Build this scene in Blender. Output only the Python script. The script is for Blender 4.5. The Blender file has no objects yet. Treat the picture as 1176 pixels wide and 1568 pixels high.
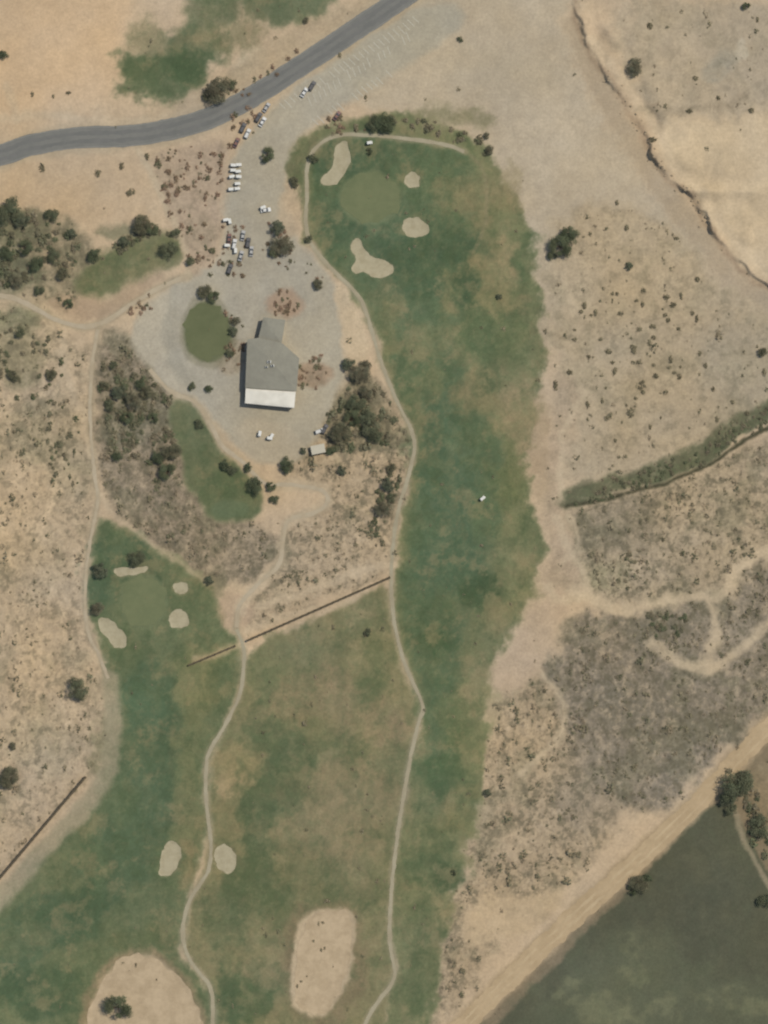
import bpy, math, random
import numpy as np
from mathutils import Vector
random.seed(7); rng=np.random.default_rng(11)
S=0.3; CX,CY=588.0,784.0
def w(p): return ((p[0]-CX)*S,(CY-p[1])*S)
scene=bpy.context.scene
K=0.92
def lin(c):
    c=np.asarray(c,dtype=np.float64)/255.0
    return np.where(c<=0.04045,c/12.92,((c+0.055)/1.055)**2.4)
# ------------------------------------------------------------ noise
TAB=np.random.default_rng(3).random((16,256,256)).astype(np.float32)*2-1
def vnoise(x,y,seed):
    t=TAB[seed%16]
    xf=np.floor(x);yf=np.floor(y)
    fx=(x-xf).astype(np.float32);fy=(y-yf).astype(np.float32)
    xi=xf.astype(np.int64)&255;yi=yf.astype(np.int64)&255
    x2=(xi+1)&255;y2=(yi+1)&255
    fx=fx*fx*(3-2*fx);fy=fy*fy*(3-2*fy)
    return (t[yi,xi]*(1-fx)+t[yi,x2]*fx)*(1-fy)+(t[y2,xi]*(1-fx)+t[y2,x2]*fx)*fy
def fbm(x,y,scale,octv,seed,gain=0.55):
    s=0;a=1;tot=0;f=1.0/scale
    for o in range(octv):
        an=0.6+o*1.1+seed
        ca,sa=math.cos(an),math.sin(an)
        s=s+a*vnoise((x*ca-y*sa)*f+17.3*o,(x*sa+y*ca)*f+9.1*seed,seed+o)
        tot+=a;a*=gain;f*=2.03
    return s/tot*1.6
def sstep(x,a,b):
    t=np.clip((x-a)/(b-a),0,1);return t*t*(3-2*t)
# ------------------------------------------------------------ ground grid
STEP=0.5
def axis(half):
    inner=np.arange(-half,half+0.01,STEP)
    out=[];d=STEP;v=half
    while v<9000:
        d*=1.28;v+=d;out.append(v)
    out=np.array(out)
    return np.concatenate([-out[::-1],inner,out])
xs=axis(190.0);ys=axis(249.0)
nx,ny=len(xs),len(ys)
X,Y=np.meshgrid(xs,ys)
P=(X/S+CX);Q=(CY-Y/S)
pcol=xs/S+CX;qrow=CY-ys/S
WA=fbm(P,Q,30,5,1,.62);WB=fbm(P,Q,30,5,5,.62)
C=np.zeros((ny,nx,3),dtype=np.float32);C[:]=(184,160,127)
SC=np.full((ny,nx),0.10,dtype=np.float32)   # scrub cover
GR=np.zeros((ny,nx),dtype=np.float32)       # grass cover
H=np.zeros((ny,nx),dtype=np.float32)
def chaikin(pts,n=1,closed=True):
    pts=[tuple(map(float,p)) for p in pts]
    for _ in range(n):
        o=[];m=len(pts)
        rngi=range(m) if closed else range(m-1)
        if not closed:o.append(pts[0])
        for i in rngi:
            a=pts[i];b=pts[(i+1)%m]
            o.append((a[0]*.75+b[0]*.25,a[1]*.75+b[1]*.25));o.append((a[0]*.25+b[0]*.75,a[1]*.25+b[1]*.75))
        if not closed:o.append(pts[-1])
        pts=o
    return pts
def ell(cx,cy,rx,ry,rot=0,n=20):
    r=math.radians(rot);o=[]
    for i in range(n):
        a=2*math.pi*i/n;x=rx*math.cos(a);y=ry*math.sin(a)
        o.append((cx+x*math.cos(r)-y*math.sin(r),cy+x*math.sin(r)+y*math.cos(r)))
    return o
def seg_d(x,y,a,b):
    dx,dy=b[0]-a[0],b[1]-a[1];L=dx*dx+dy*dy+1e-9
    t=np.clip(((x-a[0])*dx+(y-a[1])*dy)/L,0,1)
    return (x-a[0]-t*dx)**2+(y-a[1]-t*dy)**2
def sd_poly(pts,x,y):
    d=np.full(x.shape,1e12);ins=np.zeros(x.shape,bool);n=len(pts)
    for i in range(n):
        a=pts[i];b=pts[(i+1)%n]
        d=np.minimum(d,seg_d(x,y,a,b))
        if a[1]!=b[1]:
            c=((a[1]>y)!=(b[1]>y))&(x<(b[0]-a[0])*(y-a[1])/(b[1]-a[1])+a[0]);ins^=c
    d=np.sqrt(d);return np.where(ins,d,-d)
def sd_line(pts,x,y,hw):
    d=np.full(x.shape,1e12)
    for i in range(len(pts)-1): d=np.minimum(d,seg_d(x,y,pts[i],pts[i+1]))
    return hw-np.sqrt(d)
def box(pts,m):
    a=np.array(pts);x0,y0=a.min(0)-m;x1,y1=a.max(0)+m
    c=np.where((pcol>=x0)&(pcol<=x1))[0];r=np.where((qrow>=y0)&(qrow<=y1))[0]
    if len(c)==0 or len(r)==0:return None
    return slice(r[0],r[-1]+1),slice(c[0],c[-1]+1)
def paint(pts,col=None,f=6,wp=8,al=1.0,sc=None,gr=None,line=None,br=0.0,h=None):
    if line is None:
        pts=chaikin(pts,1)
    m=f+wp*1.8+(line or 0)+3
    b=box(pts,m)
    if b is None:return
    x=P[b]+wp*WA[b];y=Q[b]+wp*WB[b]
    d=sd_poly(pts,x,y) if line is None else sd_line(pts,x,y,line)
    a=sstep(d,-f,f)*al
    if br: a=a*np.clip(1-br+br*1.3*(0.5+fbm(P[b],Q[b],16,4,9)),0,1)
    a=a.astype(np.float32)
    if col is not None: C[b]=C[b]*(1-a[...,None])+np.array(col,dtype=np.float32)*a[...,None]
    if sc is not None: SC[b]=SC[b]*(1-a)+sc*a
    if gr is not None: GR[b]=GR[b]*(1-a)+gr*a
    if h is not None: H[b]+=h*a
E=lambda cx,cy,rx,ry,col,f=12,wp=14,al=.8,rot=0,**k: paint(ell(cx,cy,rx,ry,rot,14),col,f,wp,al,**k)
# ---- broad regions of bare soil
paint([(640,-60),(890,-60),(870,40),(915,150),(985,260),(1060,360),(1110,430),(1240,500),(1240,640),(1000,640),(860,560),(820,420),(760,260),(690,190),(560,170),(540,100)],(173,156,128),25,20,sc=0.03)
E(880,200,50,110,(180,163,135),30,20,.5,rot=-20);E(760,110,90,40,(168,153,126),25,25,.5)
paint([(850,330),(940,300),(1030,360),(1100,430),(1240,500),(1240,620),(1130,680),(1000,735),(870,755),(875,640),(850,560),(835,440)],(170,151,120),18,18,sc=0.36)
E(1130,560,60,80,(158,144,118),20,20,.6); E(880,430,40,60,(176,157,126),14,14,.6);E(1060,640,70,40,(160,143,115),18,20,.5)
paint([(930,30),(1000,0),(1240,0),(1240,160),(1090,190),(1000,180),(960,120)],(164,148,121),16,16,.8,sc=0.26)
paint([(1000,180),(1100,190),(1240,150),(1240,440),(1150,420),(1080,330),(1030,270)],(190,168,133),14,10,.9,sc=0.03)
paint([(-80,-60),(230,-60),(190,60),(170,160),(20,180),(-80,190)],(188,161,126),20,15,sc=0.0)
paint([(-80,255),(60,235),(210,230),(240,330),(180,350),(80,320),(-80,310)],(182,157,123),12,8,sc=0.05)
# left scrub slopes
paint([(-80,440),(130,500),(140,640),(145,760),(130,880),(135,980),(170,1060),(170,1140),(140,1190),(0,1350),(-80,1400)],(180,157,124),12,12,sc=0.58)
E(70,660,60,60,(156,141,112),20,20,.5,sc=.85);E(110,720,36,60,(148,135,108),18,18,.5,sc=.7);E(60,1140,60,50,(164,147,115),18,20,.5,sc=.7);E(60,860,60,60,(168,149,118),20,20,.4,sc=.6)
paint([(-80,320),(60,320),(110,335),(150,380),(130,440),(110,480),(40,455),(-80,440)],(122,114,89),10,10,.85,sc=0.9,br=.4)
# dense scrub in the middle
paint([(150,510),(200,505),(230,560),(265,605),(265,660),(285,740),(320,790),(400,800),(430,830),(405,880),(340,900),(260,850),(170,770),(150,700),(142,600)],(138,123,99),10,10,sc=1.0)
E(200,640,44,50,(110,105,82),16,18,.7);E(240,780,60,40,(140,123,99),16,18,.6)
paint([(430,700),(500,640),(540,560),(590,590),(630,670),(625,740),(605,800),(600,870),(500,920),(380,975),(370,930),(430,880),(440,800),(500,780),(490,745),(430,740)],(168,147,116),10,10,sc=0.88)
paint([(500,640),(540,560),(590,590),(610,660),(600,690),(520,690)],(108,102,78),12,10,.75,sc=0.9,br=.3)
# right scrub
paint([(870,770),(1000,750),(1120,700),(1240,640),(1240,900),(1100,915),(950,930),(880,900),(870,830)],(160,142,113),10,12,sc=0.9)
paint([(880,780),(1000,760),(1010,830),(960,850),(880,830)],(128,116,93),14,16,.65)
E(930,880,40,24,(138,130,98),14,14,.6)
paint([(905,930),(960,935),(1040,920),(1110,915),(1160,870),(1240,840),(1240,1060),(1120,1130),(1020,1240),(950,1250),(880,1190),(840,1120),(835,1030),(870,960)],(130,118,98),14,18,.95,sc=1.0)
E(1000,960,50,30,(110,103,84),14,18,.6);E(960,1080,60,50,(112,104,86),18,20,.55);E(1120,960,40,30,(148,133,108),14,16,.5);E(1040,1110,50,40,(114,105,87),18,20,.5)
paint([(760,1060),(840,1030),(860,1110),(890,1190),(960,1250),(900,1330),(800,1420),(720,1500),(690,1568),(650,1568),(680,1420),(720,1320),(745,1200)],(166,145,114),12,14,sc=0.85)
paint([(845,1110),(900,1150),(980,1200),(940,1280),(860,1260),(840,1180)],(138,123,99),14,14,.6)
E(770,1400,55,35,(183,159,124),10,10,.8,sc=0.15)
E(780,1290,30,25,(182,159,126),10,10,.7,sc=0.3)
paint([(700,1395),(790,1380),(880,1350),(850,1400),(760,1450),(710,1450)],(181,157,122),8,8,.8,sc=0.1)
# ---- grass
TURF=(110,113,80);FAIR=(80,97,70);DEEP=(68,87,63)
paint([(442,228),(480,195),(540,183),(600,175),(650,180),(700,205),(748,228),(757,262),(782,290),(803,330),(815,380),(822,430),(832,500),(838,560),(818,590),(822,640),(808,690),(808,760),(835,800),(825,860),(805,920),(790,970),(752,1010),(742,1060),(748,1130),(738,1200),(735,1260),(708,1330),(690,1370),(680,1440),(672,1500),(655,1640),(565,1640),(600,1500),(595,1430),(600,1350),(610,1260),(625,1180),(645,1090),(620,1020),(600,960),(600,900),(605,830),(630,720),(638,670),(604,600),(577,520),(548,450),(500,410),(470,370),(462,320),(462,290),(438,270)],TURF,8,13,sc=0.12,gr=1)
paint([(480,232),(530,203),(600,207),(690,222),(738,260),(745,330),(728,375),(700,420),(712,500),(700,560),(742,620),(772,700),(768,800),(748,880),(722,950),(702,1000),(706,1100),(690,1200),(668,1235),(650,1150),(652,1070),(628,1000),(610,930),(617,840),(640,740),(648,660),(612,590),(588,510),(560,440),(500,400),(480,340)],FAIR,12,10,.9)
for a in [(540,250,60,40,DEEP),(690,380,60,30,DEEP),(620,390,50,30,DEEP),(520,350,35,35,DEEP),(800,400,16,45,(82,96,66)),(720,480,18,60,(66,86,60),-15),(800,480,14,50,(90,100,68)),(650,480,45,40,(92,106,76)),(640,580,30,50,(84,100,70)),(740,510,50,40,(90,102,70)),(670,650,36,60,(80,100,74)),(700,750,50,70,(77,96,72)),(690,860,55,60,(74,93,68)),(670,960,40,40,(77,94,67)),(780,720,20,60,(100,106,72)),(740,900,22,25,(62,80,54)),(665,985,24,18,(64,84,56)),(675,1180,30,35,(74,92,62)),(700,1100,25,40,(92,102,70)),(660,1320,40,30,(76,90,62)),(690,1340,20,22,(64,80,54)),(650,1430,22,70,(90,98,68)),(640,1520,24,40,(86,96,66)),(715,440,14,34,(66,84,60)),(770,560,24,50,(94,102,70)),(640,430,30,20,(72,90,64)),(655,700,16,40,(70,90,66)),(735,800,10,50,(92,108,76)),(620,680,14,30,(84,98,70))]:
    rot=a[5] if len(a)>5 else 0
    E(*a[:5],f=14,wp=20,al=.8,rot=rot)
for a in [(760,398,34,28,(150,133,98)),(712,300,42,36,(124,117,86)),(770,455,35,22,(138,126,90)),(682,455,18,30,(126,121,85)),(670,530,48,26,(118,117,82)),(735,600,44,38,(132,121,86)),(600,500,22,50,(122,118,83)),(802,640,30,60,(152,133,101)),(775,290,22,45,(138,125,93)),(690,180,60,12,(118,113,82)),(660,590,14,20,(112,112,79)),(800,880,24,50,(132,125,90)),(760,950,30,30,(120,117,83)),(745,1060,30,40,(144,132,98)),(620,1200,12,60,(124,120,85)),(700,1240,30,40,(118,114,79)),(680,1395,20,30,(140,127,93)),(460,250,20,30,(104,102,76)),(830,700,18,60,(162,140,109)),(640,640,10,60,(116,114,81)),(690,690,12,12,(108,118,88)),(745,340,14,30,(128,118,86)),(590,445,20,24,(104,108,78))]:
    E(*a,f=12,wp=20,al=.75,br=.35)
# centre rough
paint([(372,1000),(480,950),(560,910),(592,890),(600,960),(615,1030),(642,1080),(630,1180),(608,1300),(597,1400),(602,1490),(570,1640),(330,1640),(322,1510),(285,1460),(285,1400),(322,1320),(318,1200),(345,1110),(370,1060)],(124,118,85),6,6,sc=0.16,gr=.8)
for a in [(400,1030,30,40,(100,106,75)),(450,1000,60,25,(110,111,80)),(560,1050,40,30,(90,99,69)),(430,1150,40,46,(84,95,66)),(400,1250,36,80,(76,90,63)),(540,1165,26,20,(80,92,62)),(385,1360,50,56,(80,92,64)),(345,1405,40,40,(90,98,69)),(370,1530,45,40,(78,92,63)),(455,1215,26,30,(98,101,72)),(590,1330,20,60,(102,104,73)),(480,1340,60,26,(106,106,75)),(440,1420,30,40,(94,99,69)),(560,1380,30,30,(100,102,71)),(340,1530,18,40,(70,86,60)),(585,1000,18,30,(112,111,78)),(500,1120,40,22,(106,108,75)),(575,1240,16,40,(104,105,74)),(460,1290,30,20,(94,99,69)),(460,1180,24,14,(74,88,60)),(395,1120,20,24,(88,98,68)),(440,1380,26,14,(84,94,65))]:
    E(*a,f=13,wp=24,al=.85,br=.2)
for a in [(592,1110,34,34,(148,128,98)),(480,1075,80,44,(136,122,91)),(545,1215,60,60,(140,124,92)),(350,1160,22,30,(144,130,94)),(345,1215,28,24,(162,142,107)),(480,1270,50,40,(134,121,89)),(560,950,30,26,(138,126,94)),(500,980,50,30,(132,122,89)),(415,1480,40,50,(130,120,89)),(330,1060,26,30,(134,125,89)),(345,1110,18,22,(104,109,76)),(515,1045,30,20,(142,125,94)),(540,1290,40,30,(136,122,90))]:
    E(*a,f=14,wp=24,al=.7,br=.4)
# left fairway
paint([(160,790),(200,808),(250,845),(322,890),(335,930),(366,985),(372,1010),(368,1060),(332,1130),(316,1200),(318,1290),(296,1360),(275,1430),(285,1475),(330,1530),(330,1640),(-80,1640),(-80,1480),(-20,1405),(60,1320),(130,1250),(165,1190),(178,1100),(165,1010),(138,960),(132,880),(145,830)],(97,106,76),8,10,sc=0.06,gr=1)
paint([(190,1010),(250,1020),(258,1100),(262,1250),(235,1340),(160,1400),(60,1470),(-60,1540),(-60,1450),(60,1380),(140,1290),(188,1180),(196,1100)],(78,95,69),10,10,.88)
for a in [(200,850,40,40,DEEP),(270,920,50,30,(84,95,67)),(160,880,22,50,DEEP),(200,1000,40,16,(82,94,65)),(225,1080,40,60,(80,99,72)),(300,1040,40,50,(120,119,84)),(290,1150,26,60,(102,107,74)),(290,1240,22,60,(108,109,77)),(100,1420,70,34,(72,90,64)),(60,1520,70,40,(68,86,61)),(220,1400,50,40,(96,104,74)),(30,1440,40,20,(98,105,75)),(285,1330,22,40,(134,121,88)),(90,1350,30,22,(112,115,82)),(180,1220,26,50,(92,104,74)),(330,890,26,14,(122,114,86)),(160,1120,16,60,(124,118,86)),(230,1440,60,18,(88,96,66)),(150,1330,30,30,(90,104,74)),(140,1380,30,24,(70,88,62)),(20,1490,26,20,(66,84,60)),(256,1160,5,130,(68,86,62)),(60,1430,20,16,(100,106,76)),(230,870,20,20,(66,84,60))]:
    E(*a,f=12,wp=20,al=.78,br=.15)
# top-left turf
for a in [(245,112,66,42,(84,96,68)),(300,70,46,36,(86,97,70)),(215,120,40,30,(82,94,66)),(440,10,70,30,(92,102,75)),(320,15,46,26,(106,108,81)),(255,90,40,26,(76,90,62)),(230,60,34,26,(142,131,100)),(330,60,26,26,(132,123,91)),(400,-20,120,26,(92,102,74)),(368,55,30,30,(150,136,106)),(290,100,26,24,(72,88,60))]:
    E(*a,f=12,wp=18,al=.88,gr=.9)
# small greens/strips around the clubhouse
paint([(115,420),(150,392),(200,368),(245,352),(280,375),(268,405),(205,428),(165,452),(118,452)],(96,101,71),9,8,.95,sc=.15,gr=1)
E(200,355,50,14,(110,107,80),8,10,.7); E(20,350,50,30,(94,95,69),12,12,.6); E(20,420,40,30,(90,93,67),12,12,.6);E(30,550,40,40,(124,117,87),14,14,.6);E(30,490,40,24,(106,106,77),14,14,.7)
paint([(255,610),(300,613),(320,650),(342,700),(384,728),(404,755),(402,792),(352,802),(308,778),(284,742),(278,690),(258,655)],(90,99,71),7,6,.95,sc=.1,gr=1)
E(345,745,44,30,(78,92,65),8,6,.7);E(345,780,34,16,(98,106,76),5,4,.7);E(275,640,18,26,(102,105,75),8,6,.6)
# gravel apron + parking
GRAV=(161,151,128)
paint([(405,175),(470,120),(640,0),(720,10),(690,60),(600,115),(520,165),(470,195),(438,240),(440,330),(462,372),(505,420),(525,480),(530,560),(512,620),(486,690),(440,712),(375,700),(330,650),(305,612),(250,590),(215,550),(198,515),(225,460),(290,425),(335,400),(345,320),(350,240)],GRAV,8,6,.92,sc=0.0,gr=0)
paint([(480,110),(640,0),(720,20),(620,80),(520,150)],(159,150,128),14,8,.6)
paint([(200,505),(225,455),(262,440),(250,500),(262,560),(300,605),(250,590),(215,550)],(172,158,131),6,5,.7)
paint([(255,470),(275,470),(270,520),(285,565),(320,590),(300,603),(262,570),(245,520)],(152,142,119),5,4,.6)
paint([(330,400),(420,400),(420,500),(350,470)],(153,143,122),10,8,.5)
paint([(350,640),(440,650),(480,690),(440,712),(375,700)],(170,155,129),8,8,.5)
paint([(510,430),(545,455),(560,500),(565,555),(535,570),(525,500)],(186,164,130),6,5,.9)
paint([(440,270),(462,290),(465,350),(440,370),(425,330)],(176,154,123),6,6,.7,sc=.2)
E(480,575,30,20,(150,128,103),5,5,.9,sc=.3);E(435,465,28,22,(160,133,106),6,6,.8,sc=.2);E(350,545,22,30,(150,135,110),6,6,.8,sc=.4)
paint([(225,235),(330,210),(350,230),(340,320),(330,400),(290,425),(270,360),(245,300)],(167,145,118),8,8,.85,sc=.35)
E(130,470,60,18,(160,136,108),8,8,.7,rot=10); E(200,450,60,14,(158,136,108),8,8,.7,rot=-35)
E(360,935,30,30,(170,146,117),8,8,.8,sc=.1)
paint([(345,110),(380,70),(405,72),(412,92),(380,115),(350,128)],(182,163,132),6,5,.9)
paint([(290,185),(470,75),(600,0),(560,-10),(420,60),(350,110),(230,170),(180,190)],(166,146,115),8,7,.7,sc=.2)
# wash / eroded bank east
paint([(880,40),(895,80),(925,140),(965,215),(1010,280),(1060,350),(1115,415),(1200,480)],(163,145,117),7,6,.8,line=14,sc=0)
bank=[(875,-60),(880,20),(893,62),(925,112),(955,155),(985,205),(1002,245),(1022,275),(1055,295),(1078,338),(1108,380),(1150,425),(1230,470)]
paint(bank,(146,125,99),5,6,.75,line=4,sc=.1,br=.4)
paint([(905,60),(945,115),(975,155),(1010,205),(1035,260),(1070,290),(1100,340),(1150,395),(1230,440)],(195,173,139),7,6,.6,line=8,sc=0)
paint([(985,170),(1050,175),(1085,165),(1140,150)],(142,127,102),5,8,.6,line=5,sc=.5,br=.3)
E(1100,100,34,18,(148,139,118),6,8,.7,rot=-40,br=.4); E(1132,78,8,14,(190,177,150),4,8,.5)
# ditch vegetation
dit=[(868,764),(900,752),(940,742),(1010,724),(1080,690),(1130,655),(1240,590)]
paint(dit,(94,95,70),6,7,.95,line=13,sc=.6,gr=.4)
paint([(1000,735),(1080,700),(1130,665),(1240,600)],(88,92,66),4,5,.8,line=7)
paint([(866,774),(940,762),(1020,740),(1090,708),(1140,676),(1240,622)],(66,64,47),2.5,3,.95,line=2.6,gr=.3,h=-0.5)
# sandy tracks east
SAND=(186,165,132)
paint([(850,560),(885,590),(880,640),(862,700),(858,770),(868,830),(885,880),(890,910),(850,930),(830,900),(845,820),(835,740),(845,660)],(174,151,121),8,12,.8,sc=.3)
TR=[([(893,600),(868,650),(862,700),(860,760)],5),([(855,790),(860,830),(890,870),(895,905),(860,920),(838,900)],6),([(880,905),(950,932),(1000,918),(1060,912),(1105,910),(1130,870),(1180,845),(1260,820)],8),([(1000,985),(1040,1012),(1080,1026),(1120,1000),(1150,975),(1190,940)],8),([(1085,1015),(1098,960),(1082,915)],6.5),([(832,1035),(862,1080),(852,1130),(800,1185)],5),([(860,860),(885,840),(872,790)],4)]
paint([(832,905),(880,905),(862,965),(832,1030),(780,1072),(745,1045),(788,985)],(179,155,124),8,9,.95,sc=.08,gr=0)
# tracks west
TW=[([(90,540),(105,590),(128,640),(140,700)],5,.6),([(150,755),(190,798),(240,838),(312,890)],4,.6),([(100,500),(95,560),(90,590)],4,.5),([(0,180),(60,178),(180,185),(250,180)],6,.6),([(10,130),(25,180)],5,.6),([(300,1010),(340,1000),(372,985)],6,.6),([(395,930),(470,905),(560,870),(600,862)],6,.7),([(380,965),(440,945),(520,925),(560,905)],7,.6)]
paint([(170,1040),(172,1120),(168,1180),(140,1225),(80,1290),(-40,1420)],(149,137,108),6,5,.85,line=14,sc=.05,gr=.2)
# dirt road + field in the south-east
paint([(1080,1230),(1160,1140),(1260,1060),(1260,1640),(640,1640),(690,1600)],(118,104,80),6,7,.9,sc=.2)
paint([(1102,1205),(1150,1290),(1200,1380),(1260,1440),(1260,1640),(700,1640),(770,1560),(880,1450),(1000,1325)],(83,82,63),4,5,1,sc=0,gr=.15)
paint([(780,1568),(900,1440),(1000,1420),(1100,1480),(1240,1500),(1240,1640),(720,1640)],(95,96,72),28,24,.65)
for a in [(960,1500,30,14),(1100,1520,40,16),(930,1550,60,20),(870,1510,30,12),(1160,1545,50,16),(1010,1545,30,12),(960,1470,16,10),(965,1450,10,8)]: E(*a,(118,115,84),10,24,.6,br=.6)
paint([(1115,1215),(1140,1290),(1170,1345),(1230,1440)],(144,130,104),3,4,.8,line=4)
paint([(1150,1190),(1176,1160),(1260,1120),(1260,1340),(1190,1320),(1150,1250)],(136,120,92),8,8,.8,sc=.4)
# sand lots at the bottom
E(495,1475,68,102,(122,108,82),12,12,.8,sc=.2,br=.2)
paint([(465,1396),(510,1386),(542,1400),(546,1450),(532,1505),(505,1556),(470,1560),(440,1535),(446,1465)],(176,155,122),5,5,1,sc=.02,gr=0)
paint([(125,1640),(120,1540),(150,1490),(185,1452),(245,1455),(290,1500),(325,1560),(322,1640)],(142,126,97),6,7,.9,sc=.35)
# cart path shoulders + ribbons
def cat(pts,n=8):
    pts=[np.array(p,float) for p in pts];o=[]
    q=[pts[0]*2-pts[1]]+pts+[pts[-1]*2-pts[-2]]
    for i in range(1,len(q)-2):
        a,b,c,d=q[i-1:i+3]
        m=max(2,int(np.linalg.norm(c-b)/5))
        for k in range(m):
            t=k/m
            o.append(0.5*((2*b)+(-a+c)*t+(2*a-5*b+4*c-d)*t*t+(-a+3*b-3*c+d)*t**3))
    o.append(pts[-1]);return [tuple(v) for v in o]
road=cat([(-1500,420),(-500,300),(-120,262),(-40,248),(0,238),(50,222),(120,211),(200,208),(270,196),(330,177),(390,146),(450,108),(520,62),(590,15),(640,-20),(760,-100),(1200,-400),(2200,-1000)])
paths={
 'a':([(540,1640),(560,1568),(580,1532),(604,1497),(597,1440),(600,1360),(610,1270),(625,1180),(640,1110),(648,1082),(630,1040),(612,990),(601,930),(600,860),(608,790),(628,720),(634,672),(607,612),(582,550),(562,482),(546,450),(512,416),(482,382),(469,350),(470,300),(470,262),(480,232),(510,209),(560,207),(620,212),(680,221),(712,233)],3.4),
 'b':([(322,1640),(326,1568),(322,1512),(292,1472),(280,1430),(290,1380),(318,1335),(323,1290),(316,1230),(318,1160),(345,1110),(368,1060),(374,1000),(362,962)],3.4),
 'c':([(362,962),(368,925),(400,890),(428,862),(440,800),(480,786),(502,770),(492,750),(440,742),(405,740),(372,708),(340,682),(320,645),(298,615),(262,600),(228,565)],3.8),
 'd':([(-80,452),(0,453),(35,462),(80,487),(125,500),(160,493),(200,467),(245,440),(290,422)],4.2),
 'e':([(150,503),(141,560),(138,640),(145,730),(150,765),(138,830),(131,890),(133,960),(152,1005),(166,1040)],3.0),
}
for k,(p,hw) in paths.items():
    paths[k]=(cat(p),hw)
    paint(paths[k][0],(150,137,109),4,2.5,.7,line=hw+1.3,sc=0,gr=0)
paint([(405,888),(385,905),(368,930)],(184,163,131),5,6,.85,line=9,sc=0)
paint([(300,615),(322,645),(345,685),(376,712),(405,742),(440,744)],(176,156,124),5,5,.6,line=7,sc=0)
paint([(440,800),(480,784),(503,768),(490,748),(440,742)],(178,158,127),5,4,.7,line=8,sc=0)
paint(cat([(712,233),(738,258),(746,300),(742,350),(725,385)]),(130,122,93),3,2,.65,line=2.5)
paint(cat([(213,228),(240,290),(268,345),(287,400),(285,425)]),(178,159,128),4,4,.75,line=5,sc=0)
paint([p for p in road if -400<p[0]<1600],(166,148,118),6,5,.8,line=22,sc=0,gr=0)
droad=cat([(2600,0),(1700,600),(1260,1040),(1200,1095),(1140,1152),(1060,1237),(960,1332),(850,1432),(770,1510),(700,1580),(560,1720),(0,2300)])
paint([p for p in droad if 400<p[0]<1700],(160,139,107),5,4,.9,line=18,sc=0,gr=0)
for p,c in [(ell(567,302,49,42),(104,110,78)),(ell(220,920,38,44),(103,109,78)),(ell(318,508,37,46,-8),(96,101,70)),(ell(352,780,30,14),(96,105,76))]:
    paint(p,c,4,3,1,sc=0,gr=.2)
paint(ell(318,508,44,56,-8),(106,100,73),4,4,.35)
# ---- bunkers
bunk=[[(514,219),(530,214),(538,238),(531,262),(512,284),(492,285),(491,270),(508,260),(511,238)],
 ell(632,276,12.5,13,0,14),ell(636,348,21,15,8,16),
 [(538,370),(551,364),(558,383),(572,396),(598,400),(606,412),(592,424),(568,424),(556,414),(545,422),(538,410),(546,396),(536,384)],
 [(172,869),(190,871),(224,865),(230,873),(205,881),(180,886)],ell(277,901,12,11,0,12),ell(273,948,16,15,0,14),
 [(149,946),(170,948),(181,962),(195,974),(193,991),(174,994),(166,976),(151,963)],
 [(250,1295),(263,1285),(279,1300),(273,1330),(258,1344),(241,1341),(247,1318)],ell(345,1315,17,23,-15,16)]
for b in bunk: paint(b,(134,125,96),3.5,1.5,.75,h=-0.45,sc=0,gr=.2)
WAST=[[(470,1400),(510,1389),(539,1402),(541,1450),(528,1500),(503,1549),(472,1553),(447,1530),(452,1468)],
      [(132,1640),(135,1545),(158,1500),(190,1462),(240,1463),(270,1492),(300,1530),(312,1575),(312,1640)]]
for b in WAST: paint(b,(174,153,121),5,4,.9,h=-0.4,sc=0.05,gr=0)
# ------------------------------------------------------------ ground cover break-up
def mixc(c,a):
    global C
    a=a.astype(np.float32)[...,None];C=C*(1-a)+np.array(c,dtype=np.float32)*a
G0=GR*(1-np.clip(SC,0,1)*.5)
m1=fbm(P,Q,34,6,3,.72);m2=fbm(P,Q,15,5,11,.72)
vs=fbm(P+8*WA,Q*0.35,14,4,8,.65)   # mowing / drainage streaks run along the holes
mixc((138,125,92),G0*0.5*sstep(m1,0.12,.65));mixc((72,87,59),G0*0.45*sstep(-m1,0.12,.65))
mixc((124,119,86),G0*0.26*sstep(m2,.1,.55));mixc((68,83,57),G0*0.24*sstep(-m2,.1,.55))
mixc((68,84,58),G0*0.22*sstep(-vs,.1,.5));mixc((110,112,80),G0*0.2*sstep(vs,.1,.5))
s1=fbm(P,Q,13,5,6,.75);s2=fbm(P,Q,46,4,9,.6);SCc=np.clip(SC,0,1)
mixc((112,108,81),SCc*0.35*sstep(s2,.05,.6))
mixc((182,161,130),SCc*0.45*sstep(-s1-.15*s2,.12,.55))
mixc((97,90,70),SCc*0.62*sstep(s1+.15*s2,.05,.5))
for ln,hw in TR: paint(cat(ln),SAND,6,7,.85,line=hw,sc=.03,br=.2)
for ln,hw,al in TW: paint(cat(ln),(184,163,131),5,5,al,line=hw,sc=.05)
n1=fbm(P,Q,90,4,2);n2=fbm(P,Q,14,5,7,.7);n3=fbm(P,Q,4,2,10)
C*=(1+0.03*n1+0.035*n2+0.02*n3)[...,None]
hue=fbm(P,Q,120,4,13)
C[...,0]*=(1+0.015*hue);C[...,2]*=(1-0.03*hue)
C[...,0]+=GR*3;C[...,2]-=GR*2
st=fbm(P*0.94+Q*0.28+14*WA,(Q*0.96-P*0.28)*0.3+8*WB,10,4,4,.7)
wm=sstep(150-P,0,30)*sstep(Q,500,600)*(1-sstep(Q,1150,1250))
C*=(1+0.07*(st*wm))[...,None]
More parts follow.
